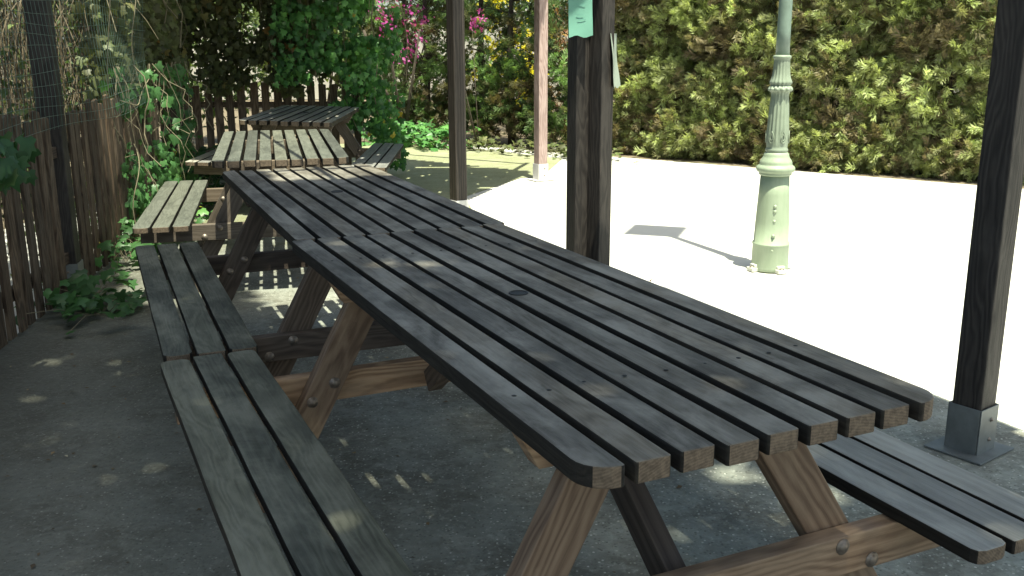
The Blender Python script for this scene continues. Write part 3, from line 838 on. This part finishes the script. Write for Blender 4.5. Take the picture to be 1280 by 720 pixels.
def ground_plant(name, label, pts, n, size, hz, mat, seed, tint=(.2, .9), group=None):
    rng = np.random.default_rng(seed); pts = np.array(pts)
    c = np.array([*pts.mean(0), 0]); root = empty(name, c); tag(root, label, 'plant', group)
    k = rng.integers(0, len(pts), n); rad = .16
    P = np.stack([pts[k, 0] + rng.normal(0, rad, n), pts[k, 1] + rng.normal(0, rad, n), hz * rng.uniform(.1, 1, n)], 1)
    D = rng.normal(0, 1, (n, 3)); D[:, 2] = rng.uniform(-.4, .3, n); U = np.array([.1, -.35, 1.0]) + rng.normal(0, .35, (n, 3))
    leaf_object('foliage', P - c, D, U, rng.uniform(*size, n), rng.uniform(*tint, n), mat, root)
    b = MB()
    for i in range(0, n, 4):
        p = P[i] - c; q = np.array([pts[k[i], 0], pts[k[i], 1], .0]) - c + rng.normal(0, .03, 3) * [1, 1, 0]
        b.tube([q, (p + q) / 2 + [0, 0, .03], p], .0018, 4, cap=False)
    b.build('stem', M['tendril'], root, 0, True)
ground_plant('ivy_clump', 'dark ivy clump spreading on the floor at the foot of the left post', [(-2.25, 4.95), (-2.28, 5.1), (-2.12, 4.85)], 95, (.05, .11), .15, M['vine'], 61, (0, .6))
ground_plant('ivy_clump', 'ivy along the fence foot between the left post and the vine', [(-2.42, 5.75), (-2.45, 6.1), (-2.42, 6.3)], 90, (.05, .1), .22, M['vine'], 62, (.0, .7))
ground_plant('ivy_clump', 'bright leafy clump with yellow leaves at the foot of the vine', [(-2.45, 6.55), (-2.5, 6.9), (-2.55, 7.2), (-2.6, 7.5)], 170, (.05, .1), .25, M['vine'], 63, (.3, 1))
ground_plant('ivy_clump', 'low ivy in the shade behind the sunlit table', [(-2.6, 8.1), (-2.75, 8.5), (-2.8, 8.9), (-2.9, 9.3)], 220, (.06, .12), .4, M['ivy'], 64, (0, .5))
gp = [(-1.85 + .95 * f, 13.55 - .75 * f) for f in np.linspace(0, 1, 6)]
ground_plant('ivy_clump', 'sunlit bright green ivy bed at the foot of the open hedge', gp, 330, (.07, .13), .3, M['ivy'], 65, (.4, .9))
gp = [(-.8 + 1.9 * f, 12.85 - 1.4 * f) for f in np.linspace(0, 1, 14)]
ground_plant('ivy_clump', 'dark low ivy along the hedge foot behind the pale post', gp, 260, (.05, .1), .16, M['ivyshade'], 66, (.2, .9))

# an unseen tree added outside the fence, its crown shaped to shade and dapple the pergola
rng = np.random.default_rng(57); n = 18500
wv = rng.uniform(-4.4, -.36, n); lv = rng.uniform(-5, 3.9, n)
kp = (lv < np.where(wv < -1.9, 2.45 + .15 * np.sin(wv * 9), 1.62)) | (wv < -2.55)
thin = (((wv + .72) / .42) ** 2 + ((lv + .35) / .7) ** 2 < 1) & (rng.uniform(0, 1, n) < .5)  # sparser leaves here let more sun through to the floor
kp &= ~thin; wv, lv = wv[kp], lv[kp]; n = len(wv)
zc = rng.uniform(7.0, 9.0, n); sh = (zc - 2.5) / math.tan(EL)
P = np.stack([PR.x + WR.x * wv + DR.x * lv - AZ[0] * sh, PR.y + WR.y * wv + DR.y * lv - AZ[1] * sh, zc], 1)
root = empty('added_dapple_tree', (-4.3, 1.6, 0)); tag(root, 'unseen leafy tree added outside the left fence, its crown shaped to dapple the benches', 'tree')
D = rng.normal(0, 1, (n, 3)); D[:, 2] *= .4
leaf_object('crown', P - np.array(root.location), D, rng.normal(0, .3, (n, 3)) + [0, 0, 1], rng.uniform(.1, .17, n), rng.uniform(.1, .9, n), M['vine'], root)
b = MB(); b.tube([(0, 0, 0), (.1, .1, 1.5), (.3, .2, 3.2), (.8, .4, 5.6), (1.6, .4, 8.0)], [.22, .19, .15, .11, .05], 12)
for q in ((3.4, -2.6, 8.0), (2.6, 1.2, 8.2), (.6, 1.9, 8.0), (1.6, -3.6, 8.0)):
    b.tube([(.3, .2, 3.2), (.3 + (q[0] - .3) * .5, .2 + (q[1] - .2) * .5, 4.8), q], [.09, .06, .03], 8)
b.build('trunk', M['bark'], root, 0, True)

# long bare tendrils on the left
random.seed(9)
b = MB()
for (p0, p1, sag) in (((-2.36, 5.95, 2.0), (-2.5, 6.3, .72), .03), ((-2.45, 6.2, 1.0), (-2.62, 7.4, 1.15), -.12), ((-2.6, 7.0, 1.9), (-2.55, 6.9, 1.05), .03), ((-2.42, 6.0, .85), (-2.52, 6.6, .62), -.08), ((-2.5, 6.5, .7), (-2.44, 6.35, .1), .03)):
    p0, p1 = Vector(p0), Vector(p1)
    pts = [p0.lerp(p1, f) + Vector((.03 * math.sin(f * 6), .03 * math.cos(f * 5), sag * math.sin(f * math.pi) * 1.0)) for f in np.linspace(0, 1, 12)]
    b.tube(pts, .0035, 5, cap=False)
o = b.build('vine_tendril', M['tendril'], None, 0, True); tag(o, 'long bare looping vine tendrils in front of the left fence', 'climbing plant')

# tree trunk in the corner
b = MB(); b.tube([(0, 0, 0), (.03, .02, .6), (-.03, .0, 1.3), (.02, .03, 2.0), (.0, .0, 2.8)], [.15, .12, .11, .105, .1], 14)
root = empty('corner_tree', (-3.12, 9.1, 0)); tag(root, 'dark creeper-covered tree trunk where the two fences meet', 'tree')
b.build('trunk', M['bark'], root, 0, True)
rng = np.random.default_rng(71); n = 1400
P = np.stack([rng.normal(0, .7, n), rng.normal(0, .7, n), 3.2 + rng.normal(0, .4, n)], 1)
leaf_object('crown', P, rng.normal(0, 1, (n, 3)), rng.normal(0, .5, (n, 3)) + [0, 0, 1], rng.uniform(.07, .13, n), rng.uniform(0, .9, n), M['ivyshade'], root, 'ivy')

# dry thicket behind the left fence
rng = np.random.default_rng(81); b = MB()
for i in range(1500):
    y = 2.6 + rng.uniform() * 6.6; x = -1.72 - .1205 * (y + .6) - rng.uniform(.3, 1.7)
    q = np.array([x, y, rng.uniform(0, 1.2)]); d = np.array([rng.normal(0, .12), rng.normal(0, .14), 1.0]); L = rng.uniform(.4, 1.5)
    pts = []
    for k in range(5):
        pts.append(q.copy()); q = q + d * L / 4; d = d + rng.normal(0, .2, 3) * [.7, 1, 1]
        q[0] = min(q[0], -1.72 - .1205 * (q[1] + .6) - .16)
    b.tube(pts, rng.uniform(.0015, .0055), 3, tint=rng.uniform(), cap=False)
th = b.build('dry_thicket', M['twig'], None, 0, True); tag(th, 'tangle of dry straw-coloured stems behind the left fence', 'thicket', kind='stuff')
n = 6500; f = rng.uniform(0, 1, n)
P = np.stack([-2.13 - .75 * f - rng.uniform(.25, 1.7, n), 2.8 + f * 6.4, rng.uniform(.3, 2.5, n)], 1)
T = np.where(P[:, 2] > 1.7 + rng.normal(0, .2, n), rng.uniform(.78, 1, n), rng.uniform(0, .86, n))
leaf_object('dry_leaves', P, rng.normal(0, 1, (n, 3)) - [0, 0, .6], rng.normal(0, 1, (n, 3)), rng.uniform(.04, .11, n), T, M['dryleaf'], th, 'lin')

n = 9500; f = rng.uniform(-.3, 1, n)
P = np.stack([-2.13 - .75 * f - rng.uniform(.15, 1.0, n), 2.8 + f * 6.4, rng.uniform(.05, 2.5, n)], 1)
hv = np.array([noise.noise(Vector((p[0] * 2.4, p[1] * 2.4, p[2] * 2.4))) for p in P]); P = P[hv > -.02]; n = len(P)
root = empty('fence_creeper', (-2.9, 6, 0)); tag(root, 'small-leaved green creeper tangled through the dry stems behind the left fence', 'climbing plant')
leaf_object('foliage', P - np.array([-2.9, 6, 0]), rng.normal(0, 1, (n, 3)) - [0, 0, .5], rng.normal(0, .6, (n, 3)) + [.5, -.5, .5], rng.uniform(.03, .07, n), np.clip(rng.normal(.45, .25, n), 0, 1), M['shrub'], root, 'dia')

# garden beyond: shrubs, flowering bushes, a pale wall
def shrub_mesh(seed, n, rx, rz_, size, mat, hi=1.0):
    rng = np.random.default_rng(seed)
    cl = rng.normal(0, 1, (26, 3)); cl /= np.linalg.norm(cl, axis=1, keepdims=True); cl *= rng.uniform(.5, 1, (26, 1))
    k = rng.integers(0, 26, n)
    P = cl[k] * [rx, rx, rz_] + rng.normal(0, .16 * rx, (n, 3)) + [0, 0, rz_ * 1.02]
    ok = P[:, 2] > .05; P = P[ok]; n = len(P); k = k[ok]
    T = np.clip(rng.uniform(0, hi, 26)[k] + rng.normal(0, .12, n), 0, 1)
    B = rot_basis(rng.normal(0, 1, (n, 3)), rng.normal(0, .6, (n, 3)) + [0, 0, 1])
    return np_mesh('foliage', *stamp(DV, DF, P, B, rng.uniform(*size, n), T), mat)
sm = [shrub_mesh(400 + i, 3400, 1.15, 1.6, (.07, .16), M['shrub']) for i in range(3)]
def bush(name, label, mesh, x, y, sc, group=None, stemr=.03, dz=0.0):
    root = empty(name, (x, y, 0)); tag(root, label, 'shrub', group)
    o = link(bpy.data.objects.new('foliage', mesh), root); o.scale = (sc[0], sc[0], sc[1]); o.rotation_euler.z = random.uniform(0, 6); o.location.z = dz
    b = MB()
    for k in range(4):
        a = random.uniform(0, 6.28); b.tube([(0, 0, -.01), (.2 * math.cos(a), .2 * math.sin(a), .6), (.5 * math.cos(a), .5 * math.sin(a), 1.5)], [stemr, stemr * .8, stemr * .4], 6)
    b.build('stem', M['bark'], root, 0, True)
random.seed(31)
for i, (x, y) in enumerate([(-9.5, 20.5), (-7, 21), (-4.6, 20.5), (-2.2, 21.2), (.2, 20.6), (2.6, 21), (5, 20), (7.4, 18.5), (9.6, 16.5), (11.4, 14)]):
    bush('garden_shrub', 'big green garden shrub in the row far beyond the hedge', sm[i % 3], x, y, (1.15, 1.1), 'shrubs in the garden beyond the hedge')
for i, (x, y) in enumerate([(-5.2, 5.2), (-5.6, 7.4), (-5.9, 9.6), (-5.7, 12.0), (-4.3, 13.2), (-2.9, 15.4)]):
    bush('fence_shrub', 'leafy green shrub growing wild behind the picket fences', sm[(i + 1) % 3], x, y, (.95, 1.0), 'shrubs behind the picket fences')
bush('bougainvillea', 'bougainvillea with magenta flowers growing through the open hedge', shrub_mesh(451, 260, .4, .55, (.04, .085), M['magenta']), -1.5, 13.7, (1, 1.05), dz=.95)
bush('bougainvillea', 'small magenta bougainvillea sprig seen beside the dark middle post', shrub_mesh(452, 60, .13, .16, (.04, .075), M['magenta']), -.41, 12.5, (.8, 1.0), stemr=.006, dz=1.42)
bush('yellow_shrub', 'yellow-leaved shrub glowing through the open hedge', shrub_mesh(453, 900, .6, 1.1, (.06, .13), M['yellow']), .0, 15.4, (1, 1.1))
bush('red_shrub', 'reddish orange shrub seen between the pale post and the doubled post', shrub_mesh(454, 500, .45, 1.0, (.06, .12), M['red']), .85, 15.0, (.9, 1.05))
b = MB(); b.bar((-10, 24, 1.0), (16, 24, 1.0), .25, 2.0); b.bar((-10, 24, 2.03), (16, 24, 2.03), .32, .06)
o = b.build('garden_wall', M['stucco'], None, .01); tag(o, 'pale stucco garden wall far behind the shrubs', 'wall')

# ------------------------------------------------------------------ litter on the floor
rng = np.random.default_rng(91); n = 520
x = rng.uniform(-2.2, .9, n); y = rng.uniform(1.4, 6.8, n)
keep = rng.uniform(0, 1, n) < np.where(x < -1.2 - .2 * (y - 3), .95, .5); x, y = x[keep], y[keep]; n = len(x)
f = rng.uniform(0, 1, 260); m = len(f); e = np.abs(rng.normal(0, .22, m))
x = np.r_[x, 4.4 - 4.6 * f - e * .61]; y = np.r_[y, 9.25 + 3.55 * f - e * .79]; n = len(x)
P = np.stack([x, y, rng.uniform(.003, .008, n)], 1); D = rng.normal(0, 1, (n, 3)); D[:, 2] *= .1
o = leaf_object('leaf_litter', P, D, rng.normal(0, .15, (n, 3)) + [0, 0, 1], rng.uniform(.006, .026, n), rng.uniform(0, .93, n) ** 1.3, M['litter'], None, 'dia')
tag(o, 'crumbs of dry leaves and grit scattered over the concrete floor', 'leaf litter', kind='stuff')
